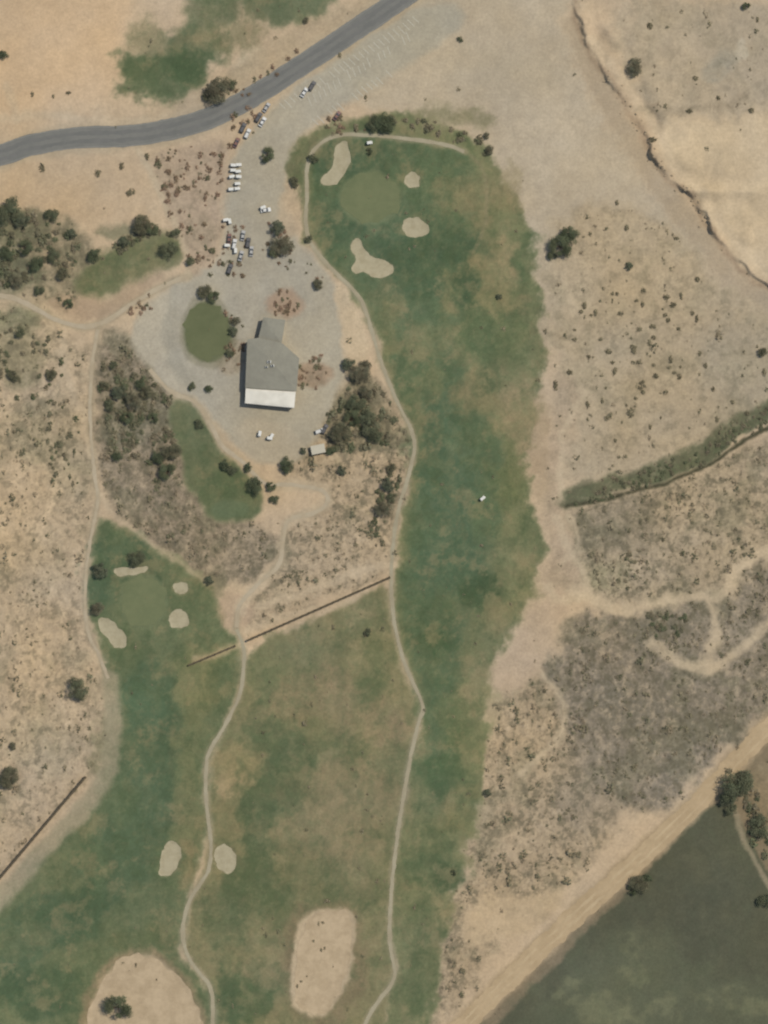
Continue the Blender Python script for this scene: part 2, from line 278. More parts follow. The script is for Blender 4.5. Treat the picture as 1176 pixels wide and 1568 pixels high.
# ------------------------------------------------------------ heights
Pc=np.clip(P,-2000,3200);Qc=np.clip(Q,-2000,3600)
bx=np.array([p[0] for p in bank]);bq=np.array([p[1] for p in bank])
bb=np.interp(Qc,bq,bx)+8*WA
dbank=Pc-bb
hot=np.exp(-((Qc-232)/22)**2)+np.exp(-((Qc-293)/10)**2)*1.1+.5*np.exp(-((Qc-120)/25)**2)
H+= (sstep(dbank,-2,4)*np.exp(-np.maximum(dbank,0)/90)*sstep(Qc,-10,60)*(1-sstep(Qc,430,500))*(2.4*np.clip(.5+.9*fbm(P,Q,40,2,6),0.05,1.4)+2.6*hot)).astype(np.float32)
H+= (0.5*fbm(P,Q,220,2,8)).astype(np.float32)
inner=((np.abs(X)<190)&(np.abs(Y)<249))
H+= (0.34*fbm(P,Q,9,3,12)*np.clip(SC,0,1)*inner).astype(np.float32)
def sampler(A):
    def f(x,y):
        i=np.clip(np.searchsorted(xs,x)-1,0,nx-2);j=np.clip(np.searchsorted(ys,y)-1,0,ny-2)
        tx=(x-xs[i])/(xs[i+1]-xs[i]);ty=(y-ys[j])/(ys[j+1]-ys[j])
        return (A[j,i]*(1-tx)+A[j,i+1]*tx)*(1-ty)+(A[j+1,i]*(1-tx)+A[j+1,i+1]*tx)*ty
    return f
hs=sampler(H);scs=sampler(SC)
def hz(x,y): return float(hs(np.array([x]),np.array([y]))[0])
# ------------------------------------------------------------ materials
def newmat(name,rough=.9):
    m=bpy.data.materials.new(name);m.use_nodes=True
    b=m.node_tree.nodes['Principled BSDF'];b.inputs['Roughness'].default_value=rough
    b.inputs['Specular IOR Level'].default_value=.15
    return m,m.node_tree,b
def N(t,ty,**k):
    n=t.nodes.new(ty)
    for a,v in k.items():
        if a in n.inputs.keys(): n.inputs[a].default_value=v
        else: setattr(n,a,v)
    return n
def noisy(name,col,rough=.9,var=.12,scale=1.0,k=K,metal=0,spec=.15,col2=None,s2=.08):
    m,t,b=newmat(name,rough);b.inputs['Metallic'].default_value=metal;b.inputs['Specular IOR Level'].default_value=spec
    g=N(t,'ShaderNodeNewGeometry')
    n=N(t,'ShaderNodeTexNoise');n.inputs['Scale'].default_value=scale;n.inputs['Detail'].default_value=6;n.inputs['Roughness'].default_value=.65
    t.links.new(g.outputs['Position'],n.inputs['Vector'])
    mr=N(t,'ShaderNodeMapRange');mr.inputs[1].default_value=.25;mr.inputs[2].default_value=.75
    mr.inputs[3].default_value=1-var;mr.inputs[4].default_value=1+var
    t.links.new(n.outputs[0],mr.inputs[0])
    v=N(t,'ShaderNodeVectorMath',operation='SCALE');v.inputs[0].default_value=tuple(lin(col)*k)
    if col2 is not None:
        nn=N(t,'ShaderNodeTexNoise');nn.inputs['Scale'].default_value=s2;nn.inputs['Detail'].default_value=6;nn.inputs['Roughness'].default_value=.7
        t.links.new(g.outputs['Position'],nn.inputs['Vector'])
        m2_=N(t,'ShaderNodeMapRange');m2_.inputs[1].default_value=.42;m2_.inputs[2].default_value=.62;t.links.new(nn.outputs[0],m2_.inputs[0])
        mx=N(t,'ShaderNodeMix',data_type='RGBA');t.links.new(m2_.outputs[0],mx.inputs[0])
        mx.inputs[6].default_value=(*(lin(col)*k),1);mx.inputs[7].default_value=(*(lin(col2)*k),1)
        t.links.new(mx.outputs[2],v.inputs[0])
    t.links.new(mr.outputs[0],v.inputs['Scale']);t.links.new(v.outputs[0],b.inputs['Base Color'])
    return m
def attrmat(name,var=.1,rough=.95,scale=.8):
    m,t,b=newmat(name,rough)
    a=N(t,'ShaderNodeAttribute');a.attribute_name='cover'
    g=N(t,'ShaderNodeNewGeometry')
    n=N(t,'ShaderNodeTexNoise');n.inputs['Scale'].default_value=scale;n.inputs['Detail'].default_value=5
    t.links.new(g.outputs['Position'],n.inputs['Vector'])
    mr=N(t,'ShaderNodeMapRange');mr.inputs[1].default_value=.25;mr.inputs[2].default_value=.75
    mr.inputs[3].default_value=1-var;mr.inputs[4].default_value=1+var
    t.links.new(n.outputs[0],mr.inputs[0])
    v=N(t,'ShaderNodeVectorMath',operation='SCALE')
    t.links.new(a.outputs['Color'],v.inputs[0]);t.links.new(mr.outputs[0],v.inputs['Scale'])
    t.links.new(v.outputs[0],b.inputs['Base Color'])
    return m,t,b,v,g
gm,t,b,v,g=attrmat('ground_cover',.09,.97,.9)
a2=N(t,'ShaderNodeAttribute');a2.attribute_name='scrub'
n=N(t,'ShaderNodeTexNoise');n.inputs['Scale'].default_value=.38;n.inputs['Detail'].default_value=6;n.inputs['Roughness'].default_value=.65;n.inputs['Distortion'].default_value=.5
t.links.new(g.outputs['Position'],n.inputs['Vector'])
mr=N(t,'ShaderNodeMapRange');mr.inputs[1].default_value=.48;mr.inputs[2].default_value=.62;mr.interpolation_type='SMOOTHSTEP'
t.links.new(n.outputs[0],mr.inputs[0])
mu=N(t,'ShaderNodeMath',operation='MULTIPLY');t.links.new(mr.outputs[0],mu.inputs[0]);t.links.new(a2.outputs['Fac'],mu.inputs[1])
mu2=N(t,'ShaderNodeMath',operation='MULTIPLY');t.links.new(mu.outputs[0],mu2.inputs[0]);mu2.inputs[1].default_value=.42
mx=N(t,'ShaderNodeMix',data_type='RGBA')
t.links.new(mu2.outputs[0],mx.inputs[0]);t.links.new(v.outputs[0],mx.inputs[6]);mx.inputs[7].default_value=(*(lin((96,88,67))*K),1)
t.links.new(mx.outputs[2],b.inputs['Base Color'])
bp=N(t,'ShaderNodeBump');bp.inputs['Strength'].default_value=.35;bp.inputs['Distance'].default_value=.25
n5=N(t,'ShaderNodeTexNoise');n5.inputs['Scale'].default_value=.7;n5.inputs['Detail'].default_value=6
t.links.new(g.outputs['Position'],n5.inputs['Vector']);t.links.new(n5.outputs[0],bp.inputs['Height']);t.links.new(bp.outputs[0],b.inputs['Normal'])
# ------------------------------------------------------------ ground mesh
def numpy_mesh(name,co,quads,mats,cover=None,extra=None,smooth=False,midx=None):
    me=bpy.data.meshes.new(name);nv=len(co);nf=len(quads);k=quads.shape[1]
    me.vertices.add(nv);me.vertices.foreach_set('co',np.ascontiguousarray(co,dtype=np.float32).ravel())
    me.loops.add(nf*k);me.loops.foreach_set('vertex_index',np.ascontiguousarray(quads,dtype=np.int32).ravel())
    me.polygons.add(nf);me.polygons.foreach_set('loop_start',np.arange(0,nf*k,k,dtype=np.int32))
    for m in mats: me.materials.append(m)
    if midx is not None: me.polygons.foreach_set('material_index',np.asarray(midx,dtype=np.int32))
    me.update(calc_edges=True)
    me.polygons.foreach_set('use_smooth',np.full(nf,smooth,dtype=bool))
    if cover is not None:
        a=me.attributes.new('cover','FLOAT_COLOR','POINT');c=np.ones((nv,4),dtype=np.float32);c[:,:3]=cover;a.data.foreach_set('color',c.ravel())
    if extra is not None:
        a=me.attributes.new('scrub','FLOAT','POINT');a.data.foreach_set('value',extra.astype(np.float32).ravel())
    return me
def link(name,me,loc=(0,0,0),rz=0,sc=1,parent=None):
    o=bpy.data.objects.new(name,me);o.location=loc;o.rotation_euler=(0,0,rz)
    o.scale=(sc,sc,sc) if not isinstance(sc,tuple) else sc
    scene.collection.objects.link(o)
    if parent:o.parent=parent
    return o
idx=np.arange(nx*ny).reshape(ny,nx)
quads=np.stack([idx[:-1,:-1],idx[:-1,1:],idx[1:,1:],idx[1:,:-1]],-1).reshape(-1,4)
co=np.stack([X,Y,H],-1).reshape(-1,3)
link('ground',numpy_mesh('ground',co,quads,[gm],(lin(np.clip(C,0,255))*K).reshape(-1,3),SC.ravel(),True))
# ------------------------------------------------------------ ribbons
def ribbon(name,pts,hw,mat,off,nw=4,jit=.25,lat=0.0):
    pw=np.array([w(p) for p in pts])
    d=np.r_[0,np.cumsum(np.hypot(*np.diff(pw,axis=0).T))]
    far=d[-1]>900
    n=int(d[-1]/(1.2 if far else .7))+2
    tt=np.linspace(0,d[-1],n);x=np.interp(tt,d,pw[:,0]);y=np.interp(tt,d,pw[:,1])
    if not far:
        k=np.ones(5)/5;xp=np.r_[[x[0]]*2,x,[x[-1]]*2];yp=np.r_[[y[0]]*2,y,[y[-1]]*2];x=np.convolve(xp,k,'valid');y=np.convolve(yp,k,'valid')
    tx=np.gradient(x);ty=np.gradient(y);L=np.hypot(tx,ty)+1e-9;nxx=-ty/L;nyy=tx/L
    hwm=hw*S
    jl=jit*fbm(tt,tt*0+3,4,4,3,.7);jr=jit*fbm(tt,tt*0+40,4,4,4,.7)
    rows=[]
    for k in range(nw+1):
        u=k/nw*2-1
        o=u*hwm+(jl if u<0 else jr)*abs(u)+lat*S
        px=x+nxx*o;py=y+nyy*o
        rows.append(np.stack([px,py,hs(px,py)+off],-1))
    co=np.stack(rows,1).reshape(-1,3);id_=np.arange(n*(nw+1)).reshape(n,nw+1)
    q=np.stack([id_[:-1,:-1],id_[:-1,1:],id_[1:,1:],id_[1:,:-1]],-1).reshape(-1,4)[:,::-1]
    return link(name,numpy_mesh(name,co,q,[mat],smooth=True))
asph=noisy('asphalt',(119,116,106),.9,.05,.5,col2=(112,110,101),s2=.1)
conc=noisy('path_concrete',(161,150,122),.9,.1,.8,col2=(151,139,111),s2=.1)
conc2=noisy('path_gravel',(174,158,130),.95,.1,.8,col2=(164,147,118),s2=.1)
dirt=noisy('dirt_road',(178,154,118),.97,.07,.4,col2=(166,143,108),s2=.07)
dirtd=noisy('dirt_wheel_tracks',(182,159,123),.97,.07,.4,col2=(170,147,112),s2=.09)
paintw=noisy('road_paint',(142,138,125),.8,.1,2)
paintf=noisy('faded_paint',(184,176,154),.9,.1,1)
ribbon('asphalt_road',road,16.5,asph,.06,6,.3)
for l in (-15,15): ribbon('road_edge_line',road,.3,paintw,.075,1,0,lat=l)
wear=noisy('asphalt_wear',(108,106,98),.9,.05,.5,col2=(114,111,103),s2=.12)
for l in (-6,6): ribbon('road_wheel_track',road,3.0,wear,.07,2,.6,lat=l)
nm={'a':('cart_path',conc),'b':('cart_path',conc),'c':('cart_path',conc2),'d':('cart_path',conc2),'e':('cart_path',conc2)}
for i,(k,(p,hw)) in enumerate(paths.items()): ribbon(nm[k][0],p,hw*.8,nm[k][1],.05+.006*i,4,.32)
ribbon('dirt_road',droad,14.5,dirt,.06,6,1.1)
for l in (-5,5): ribbon('dirt_wheel_track',droad,1.8,dirtd,.075,2,.5,lat=l)
# ------------------------------------------------------------ bunkers
import bmesh
sandm=noisy('bunker_sand',(168,156,125),.97,.06,.8,col2=(157,145,114),s2=.25)
wastm=noisy('waste_sand',(181,159,126),.97,.08,.6,col2=(167,146,114),s2=.14)
def patch(name,pts,mat,off,ch=2,cuts=4,jit=.0):
    pts=chaikin(pts,ch);bm=bmesh.new();vs=[]
    for i,p in enumerate(pts):
        x,y=w(p);j=jit*float(fbm(np.array([p[0]]),np.array([p[1]]),9,3,5)[0]);j2=jit*float(fbm(np.array([p[0]]),np.array([p[1]]),9,3,2)[0]);vs.append(bm.verts.new((x+j,y+j2,0)))
    bm.faces.new(vs);bmesh.ops.triangulate(bm,faces=bm.faces[:])
    bmesh.ops.subdivide_edges(bm,edges=bm.edges[:],cuts=cuts,use_grid_fill=True)
    bm.normal_update()
    c=np.array([v.co[:2] for v in bm.verts]);z=hs(c[:,0],c[:,1])
    for v_,zz in zip(bm.verts,z): v_.co.z=zz+off
    for f in bm.faces:
        f.smooth=True
        if f.normal.z<0:f.normal_flip()
    me=bpy.data.meshes.new(name);bm.to_mesh(me);bm.free();me.materials.append(mat);return link(name,me)
for i,bk in enumerate(bunk):
    patch('sand_bunker',bk,sandm,.07,2,4,.7)
for bk in WAST: patch('waste_bunker',bk,wastm,.09,2,8,2.0)
greenm=noisy('mown_green',(110,113,79),.95,.05,.4,col2=(103,108,75),s2=.08)
greenm2=noisy('mown_green_dry',(102,104,72),.95,.05,.4,col2=(96,99,68),s2=.08)
patch('putting_green',ell(567,302,45,38,0,24),greenm,.06,1,6,1.6)
patch('putting_green',ell(220,920,34,40,0,24),greenm,.06,1,6,1.6)
patch('putting_green',ell(317,507,33,43,-8,24),greenm2,.06,1,6,1.6)
# ------------------------------------------------------------ foliage
leafm=attrmat('foliage',.12,.9,2.0)[0]
leafm.node_tree.nodes['Principled BSDF'].inputs['Specular IOR Level'].default_value=.05
barkm=noisy('bark',(92,78,60),.95,.2,4)
def leaf_geo(cen,nrm,size,r):
    n=len(cen)
    nrm=nrm/np.linalg.norm(nrm,axis=1,keepdims=True)
    t=r.normal(size=(n,3));t-=nrm*np.sum(t*nrm,1,keepdims=True);t/=np.linalg.norm(t,axis=1,keepdims=True)
    bt=np.cross(nrm,t);s=size[:,None];k=r.uniform(.5,.9,(n,1))
    v=np.stack([cen-t*s,cen-bt*s*k,cen+t*s,cen+bt*s*k],1).reshape(-1,3)
    return v,np.arange(4*n).reshape(n,4)
def tube(pts,rad,k=6):
    V=[];F=[]
    for i,(p,r_) in enumerate(zip(pts,rad)):
        for j in range(k):
            a=2*math.pi*j/k;V.append((p[0]+r_*math.cos(a),p[1]+r_*math.sin(a),p[2]))
    for i in range(len(pts)-1):
        for j in range(k):
            F.append((i*k+j,i*k+(j+1)%k,(i+1)*k+(j+1)%k,(i+1)*k+j))
    return np.array(V),np.array(F)
def tree_mesh(seed,base,nleaf=3200):
    r=np.random.default_rng(seed);V=[];F=[];M=[];CC=[];o=0
    def add(v,f,mi,c):
        nonlocal o
        V.append(v);F.append(f+o);M.append(np.full(len(f),mi));CC.append(c);o+=len(v)
    nc=26;cl=[]
    for i in range(nc):
        a=r.uniform(0,2*math.pi);d=.8*math.sqrt(r.uniform(0.0,1));z=.9-.45*d*d+r.uniform(-.15,.15)
        cl.append((d*math.cos(a),d*math.sin(a)*r.uniform(.75,1.05),z,r.uniform(.14,.34)))
    v,f=tube([(0,0,-.05),(.02,.01,.25),(.03,.02,.5)],[.07,.05,.04]);add(v,f,1,np.full((len(v),3),.1))
    for c in cl[:9]:
        v,f=tube([(.02,.01,.3),(c[0]*.45,c[1]*.45,.3+(c[2]-.3)*.6),(c[0],c[1],c[2])],[.035,.022,.008],5);add(v,f,1,np.full((len(v),3),.1))
    per=nleaf//nc
    for c in cl:
        n=int(per*(c[3]/.25)**2)
        u=r.normal(size=(n,3));u/=np.linalg.norm(u,axis=1,keepdims=True);u[:,2]=np.abs(u[:,2])*1.0-.25
        rad=c[3]*r.uniform(.5,1.3,(n,1))
        cen=np.array(c[:3])+u*rad*np.array([1,1,.7])
        nr=u*.8+r.normal(size=(n,3))*.4+np.array([0,0,.9])
        v,f=leaf_geo(cen,nr,r.uniform(.022,.05,n),r)
        b=r.uniform(.72,1.28)*r.uniform(.8,1.2,(n,1));col=lin(base)*K*b*np.array([1+r.uniform(-.06,.06),1,1])
        add(v,f,0,np.repeat(col,4,0))
    V=np.concatenate(V)
    return numpy_mesh('tree_mesh',V,np.concatenate(F),[leafm,barkm],np.concatenate(CC),None,False,np.concatenate(M))
TV=[tree_mesh(100+i,c) for i,c in enumerate([(86,88,66),(92,93,70),(82,87,64),(102,97,76),(90,93,68),(88,90,70),(98,94,72)])]
trees=[(335,140,22),(350,128,12),(322,148,11),(410,238,13),(588,188,17),(572,192,11),(423,350,13),(433,378,17),(420,385,11),(486,437,9),(858,378,19),(872,362,17),(846,390,9),(962,408,7),(970,105,14),(260,385,15),(215,345,16),(232,350,11),(145,392,12),(15,325,20),(35,340,14),(550,572,16),(570,648,20),(518,662,18),(540,640,13),(440,712,13),(545,618,14),(596,742,13),(588,780,15),(600,762,9),(262,690,14),(256,722,14),(242,700,10),(210,855,14),(155,872,14),(150,932,12),(118,1056,18),(12,1190,17),(182,1540,23),(390,745,13),(305,650,8),(356,508,9),(362,492,8),(352,540,8),(315,448,12),(327,455,10),(345,712,9),(1125,1203,24),(1110,1222,14),(1140,1190,12),(1165,1262,20),(978,1355,15),(968,1362,9),(990,1345,8),(563,968,6),(746,1215,7),(750,230,8),(480,242,8),(450,280,8),(566,232,6),(320,596,7),(294,592,6),(765,455,5),(20,1142,7),(472,366,7),(20,577,9),(105,465,8),(55,405,12),(82,392,11),(190,372,10),(25,432,12),(705,60,5),(1168,540,8),(1142,10,7),(5,85,8),(80,330,12),(185,602,13),(205,615,14),(170,620,10),(225,600,11),(195,640,11),(215,590,9),(1172,1378,12),(535,560,12),(560,600,12),(30,510,9),(80,575,9),(695,1336,5),(505,690,8),(420,765,8),(320,890,8),(468,32,5),(270,358,8),(95,420,10),(40,380,12),(10,390,11),(575,670,10),(525,720,9),(560,560,10),(1120,1240,10),(600,718,8),(415,745,8),(380,716,7),(355,720,8),(465,690,6),(745,208,6),(175,560,8),(160,590,8),(235,640,9),(180,700,8),(60,445,9),(110,360,9),(600,184,8),(290,400,8)]
for i,(px,py,r_) in enumerate(trees):
    x,y=w((px,py));m=TV[(i*5+3)%7];s=r_*S*1.1
    link('mesquite_tree',m,(x,y,hz(x,y)-.05),random.uniform(0,6.28),(s*random.uniform(.85,1.15),s,s*random.uniform(.7,.9)))
def shrub_mass(name,pts,rad,cols,nl=24,seed=1):
    r=np.random.default_rng(seed);n=len(pts)
    base=np.repeat(np.c_[pts,hs(pts[:,0],pts[:,1])],nl,0);R=np.repeat(rad,nl)
    u=r.normal(size=(n*nl,3));u/=np.linalg.norm(u,axis=1,keepdims=True);u[:,2]=np.abs(u[:,2])
    el=np.repeat(r.uniform(.65,1.2,n),nl)
    cen=base+u*(R*r.uniform(.25,1.1,n*nl)**.8)[:,None]*np.stack([el,1/el,np.full(n*nl,.55)],-1)
    v,f=leaf_geo(cen,u*.7+r.normal(size=u.shape)*.35+np.array([0,0,.8]),R*r.uniform(.14,.34,n*nl),r)
    c=np.repeat(cols,nl,0)*r.uniform(.8,1.2,(n*nl,1))
    return link(name,numpy_mesh(name,v,f,[leafm],np.repeat(c,4,0)))
NC=70000
cp=rng.uniform([-190/S+CX,-249/S+CY],[190/S+CX,249/S+CY],(NC,2))
cw=np.stack([(cp[:,0]-CX)*S,(CY-cp[:,1])*S],-1)
dens=scs(cw[:,0],cw[:,1])
cn=fbm(cp[:,0],cp[:,1],30,4,14,.65)
keep=rng.random(NC)<np.clip(dens**1.5*(.5+.9*cn)*.58,0,1)
cw=cw[keep];dk=dens[keep];n=len(cw)
rad=rng.gamma(3.0,.25,n)*(.7+.45*dk);rad=np.clip(rad,.3,2.8)
pal=lin(np.array([(126,117,90),(116,111,86),(136,122,97),(108,104,79),(128,118,93)]))*K
cols=pal[rng.integers(0,5,n)]*rng.uniform(.8,1.1,(n,1))
print('shrubs',n)
shrub_mass('desert_scrub',cw,rad,cols,20,5)
iso=[(65,257,6),(150,265,6),(186,255,5),(200,295,7),(225,240,5),(50,145,4),(105,143,4),(82,148,3),(995,40,6),(1150,170,5),(960,350,5),(895,468,5),(890,478,4),(920,520,4),(1035,365,4),(1100,150,4),(1000,215,6),(845,580,6),(965,632,7),(985,600,4),(1170,570,5),(1020,455,5),(900,620,5),(880,520,4),(940,570,5),(1000,500,5),(1060,480,4),(950,480,5),(1080,560,4),(930,640,5),(835,795,6),(1065,120,5),(560,150,4),(520,180,6),(545,196,6),(520,85,4),(660,195,6),(640,186,5),(620,184,5),(735,214,7),(560,970,5),(1160,30,4),(1055,170,5),(945,310,4),
 (488,1415,3),(494,1413,3),(480,1441,2.5),(492,1455,3),(497,1452,2.5),(455,1510,3),(461,1503,2.5),(470,1495,2),(510,1480,2),(208,1478,3),(240,1500,2)]
for _ in range(60):
    iso.append((random.gauss(985,75),random.gauss(555,75),random.uniform(2.5,5.5)))
iso=[p for p in iso if not (800<p[0]<850 and p[1]>400)]
ip=np.array([w(p) for p in iso]);ir=np.array([p[2]*S for p in iso])
shrub_mass('creosote_bushes',ip,ir,(lin((120,111,86))*K)*rng.uniform(.75,1.15,(len(iso),1)),50,6)
orn=[]
def scat(poly,n,r0,r1):
    a=np.array(poly);x0,y0=a.min(0);x1,y1=a.max(0);k=0
    while k<n:
        p=(random.uniform(x0,x1),random.uniform(y0,y1))
        if sd_poly(poly,np.array([p[0]]),np.array([p[1]]))[0]>0: orn.append((*p,random.uniform(r0,r1)));k+=1
scat([(230,235),(330,212),(345,230),(335,320),(325,390),(290,415),(270,350),(245,300)],95,1.5,5.5)
scat([(420,440),(455,445),(460,480),(420,485)],20,2,5)
scat([(455,560),(490,540),(512,560),(480,600),(455,590)],26,2,5)
scat([(410,340),(445,340),(450,395),(400,395)],16,2,6)
scat([(345,470),(375,475),(375,560),(345,560)],16,2,5)
scat([(320,395),(380,400),(375,425),(320,425)],14,2,5)
scat([(345,180),(395,160),(400,200),(350,235)],14,2,6)
scat([(490,185),(545,170),(560,200),(500,210)],12,2,6)
scat([(200,455),(250,440),(240,475),(190,490)],10,2,5)
scat([(330,340),(385,345),(385,400),(340,395)],14,1.5,4)
scat([(415,400),(480,395),(500,430),(430,420)],10,1.5,4)
scat([(330,150),(460,75),(470,85),(360,160)],14,2,5)
op=np.array([w(p) for p in orn]);orr=np.array([p[2]*S for p in orn])
pr=lin(np.array([(130,109,87),(122,105,82),(106,102,77),(138,114,92)]))*K
shrub_mass('ornamental_shrubs',op,orr,pr[rng.integers(0,4,len(orn))]*rng.uniform(.8,1.1,(len(orn),1)),40,8)
orn=[]
scat([(-10,320),(60,320),(110,345),(130,390),(100,420),(40,440),(-10,440)],80,3,8)
scat([(500,640),(545,565),(590,590),(610,650),(590,690),(510,690)],60,3,8)
scat([(150,560),(240,580),(265,620),(275,720),(240,740),(160,680)],100,3,8)
scat([(870,775),(930,740),(1080,685),(1176,625),(1176,650),(1080,710),(940,765)],150,1.5,4.5)
scat([(170,375),(240,340),(265,365),(230,365),(180,385)],24,3,7)
scat([(560,185),(650,178),(740,215),(750,240),(640,196)],22,2,6)
scat([(1110,1180),(1150,1180),(1176,1260),(1176,1340),(1140,1260)],22,4,9)
scat([(-10,460),(60,500),(110,560),(60,620),(-10,600)],40,3,6)
scat([(980,940),(1060,930),(1040,975),(990,975)],26,3,6)
scat([(620,700),(600,800),(585,860),(560,800),(590,720)],34,2,6)
scat([(60,600),(130,640),(130,760),(80,740)],30,2,6)
op=np.array([w(p) for p in orn]);orr=np.array([p[2]*S for p in orn])
pr=lin(np.array([(108,102,79),(102,100,76),(118,108,85),(96,98,72)]))*K
shrub_mass('dense_bushes',op,orr,pr[rng.integers(0,4,len(orn))]*rng.uniform(.85,1.15,(len(orn),1)),50,9)
# ------------------------------------------------------------ hard-surface accumulator
class Acc:
    def __init__(s): s.v=[];s.f=[];s.m=[]
    def box(s,x0,x1,y0,y1,z0,z1,mi,tx=0,ty=0):
        o=len(s.v)
        s.v+=[(x0,y0,z0),(x1,y0,z0),(x1,y1,z0),(x0,y1,z0),(x0+tx,y0+ty,z1),(x1-tx,y0+ty,z1),(x1-tx,y1-ty,z1),(x0+tx,y1-ty,z1)]
        for f in [(3,2,1,0),(4,5,6,7),(0,1,5,4),(1,2,6,5),(2,3,7,6),(3,0,4,7)]: s.f.append([o+i for i in f]);s.m.append(mi)
    def prism(s,prof,hb,ht,mi,zt):
        z0=min(p[1] for p in prof);o=len(s.v);n=len(prof)
        for sg in (-1,1):
            for x,z in prof:
                k=(z-z0)/(zt-z0) if zt>z0 else 0
                s.v.append((x,sg*(hb+(ht-hb)*k),z))
        s.f.append([o+i for i in range(n)]);s.m.append(mi)
        s.f.append([o+n+i for i in range(n)][::-1]);s.m.append(mi)
        for i in range(n):
            j=(i+1)%n;s.f.append([o+j,o+i,o+n+i,o+n+j]);s.m.append(mi)
    def wheel(s,x,y,r,wd,mi,k=14):
        o=len(s.v)
        for yy in (y-wd/2,y+wd/2):
            for i in range(k):
                a=2*math.pi*i/k;s.v.append((x+r*math.cos(a),yy,r+r*math.sin(a)))
        s.f.append([o+i for i in range(k)]);s.m.append(mi);s.f.append([o+k+i for i in range(k)][::-1]);s.m.append(mi)
        for i in range(k):
            j=(i+1)%k;s.f.append([o+j,o+i,o+k+i,o+k+j]);s.m.append(mi)
    def mesh(s,name,mats,bevel=0):
        me=bpy.data.meshes.new(name);me.from_pydata(s.v,[],s.f)
        for m in mats:me.materials.append(m)
        me.polygons.foreach_set('material_index',s.m)
        bm=bmesh.new();bm.from_mesh(me);bmesh.ops.recalc_face_normals(bm,faces=bm.faces)
        if bevel: bmesh.ops.bevel(bm,geom=bm.edges[:],offset=bevel,segments=1,affect='EDGES',clamp_overlap=True)
        bm.to_mesh(me);bm.free();me.update();return me
glass=noisy('car_glass',(60,64,65),.15,.05,3,spec=.5);tyre=noisy('tyre_rubber',(38,38,38),.9,.1,4)
def car_mesh(name,col,suv=False):
    paint_=noisy(name+'_paint',col,.35,.04,1.5,spec=.5)
    a=Acc();h=.12 if suv else 0
    a.prism([(-2.25,.35),(2.2,.35),(2.28,.62),(2.15,.82+h),(1.0,.95+h),(-2.1,1.0+h),(-2.28,.8)],.9,.84,0,1.0+h)
    if suv: a.prism([(.95,.96),(.35,1.6),(-2.0,1.62),(-2.2,1.0)],.82,.68,1,1.62);a.box(-1.95,.3,-.66,.66,1.63,1.70,0,.06,.05)
    else: a.prism([(1.05,.96),(.3,1.4),(-1.1,1.42),(-1.75,1.0)],.82,.62,1,1.42);a.box(-1.05,.25,-.6,.6,1.43,1.48,0,.05,.05)
    a.box(2.2,2.3,-.75,-.45,.6,.75,1);a.box(2.2,2.3,.45,.75,.6,.75,1)
    a.box(.65,.8,-1.03,-.86,.95,1.1,0);a.box(.65,.8,.86,1.03,.95,1.1,0)
    for x in (-1.4,1.4):
        for y in (-.82,.82): a.wheel(x,y,.34,.22,2)
    return a.mesh(name,[paint_,glass,tyre],.02)
carM={'white':car_mesh('car_white',(208,203,190)),'wsuv':car_mesh('car_white_suv',(200,195,182),True),'dark':car_mesh('car_dark',(88,84,79),True),'silver':car_mesh('car_silver',(168,163,152)),'red':car_mesh('car_maroon',(120,86,72))}
def cart_mesh():
    a=Acc()
    a.prism([(-1.15,.25),(1.15,.25),(1.2,.5),(-1.2,.5)],.58,.58,0,.5)
    a.prism([(.75,.52),(1.2,.52),(1.12,.8),(.85,.95)],.56,.5,0,.95)
    a.box(-.55,0,-.52,.52,.52,.78,2);a.box(-.68,-.56,-.52,.52,.6,1.2,2)
    a.box(-1.15,-.75,-.5,.5,.52,.9,1)
    for x,y in [(.85,-.5),(.85,.5),(-.85,-.5),(-.85,.5)]: a.box(x-.025,x+.025,y-.025,y+.025,.5,1.82,1)
    a.box(-1.12,1.05,-.62,.62,1.82,1.92,0,.1,.08)
    a.box(.4,.44,-.35,-.05,1.0,1.05,1)
    for x in (-.8,.8):
        for y in (-.5,.5): a.wheel(x,y,.23,.18,1,12)
    return a.mesh('golf_cart',[noisy('cart_white',(210,205,190),.5,.06,2,spec=.3),tyre,noisy('cart_seat',(190,180,155),.8,.05,3)],.015)
cartM=cart_mesh()
for px,py,rz,k in [(402,187,60,'white'),(396,180,60,'dark'),(379,205,65,'wsuv'),(466,142,58,'white'),(478,132,58,'dark'),(362,219,65,'red'),(407,322,10,'white'),(372,361,80,'silver'),(369,392,75,'silver'),(359,374,80,'wsuv'),(380,372,80,'dark'),(351,366,85,'red'),(490,660,20,'wsuv'),(497,657,60,'dark'),(385,385,85,'silver'),(408,165,58,'silver'),(372,196,65,'dark'),(352,412,70,'dark'),(516,178,55,'red')]:
    x,y=w((px,py));link('parked_car',carM[k],(x,y,hz(x,y)),math.radians(rz),1.05)
carts=[]
for i in range(5):
    if i!=3: carts.append((357-.8*i+random.uniform(-1,1),252+9.5*i+random.uniform(-1.5,1.5),random.uniform(-14,14)+5))
    carts.append((366.5-.8*i+random.uniform(-1,1),252+9.5*i+random.uniform(-1.5,1.5),random.uniform(-14,14)+5))
carts+=[(346,337,10),(352,339,100),(398,664,80),(413,671,170),(361,384,90),(739,763,40),(348,376,0),(403,318,20),(566,219,10),(416,668,60)]
for px,py,rz in carts:
    x,y=w((px,py));link('golf_cart',cartM,(x,y,hz(x,y)),math.radians(rz),1.1)
a=Acc()
d=np.array([230,-150])/math.hypot(230,150);nn=np.array([-d[1],d[0]])
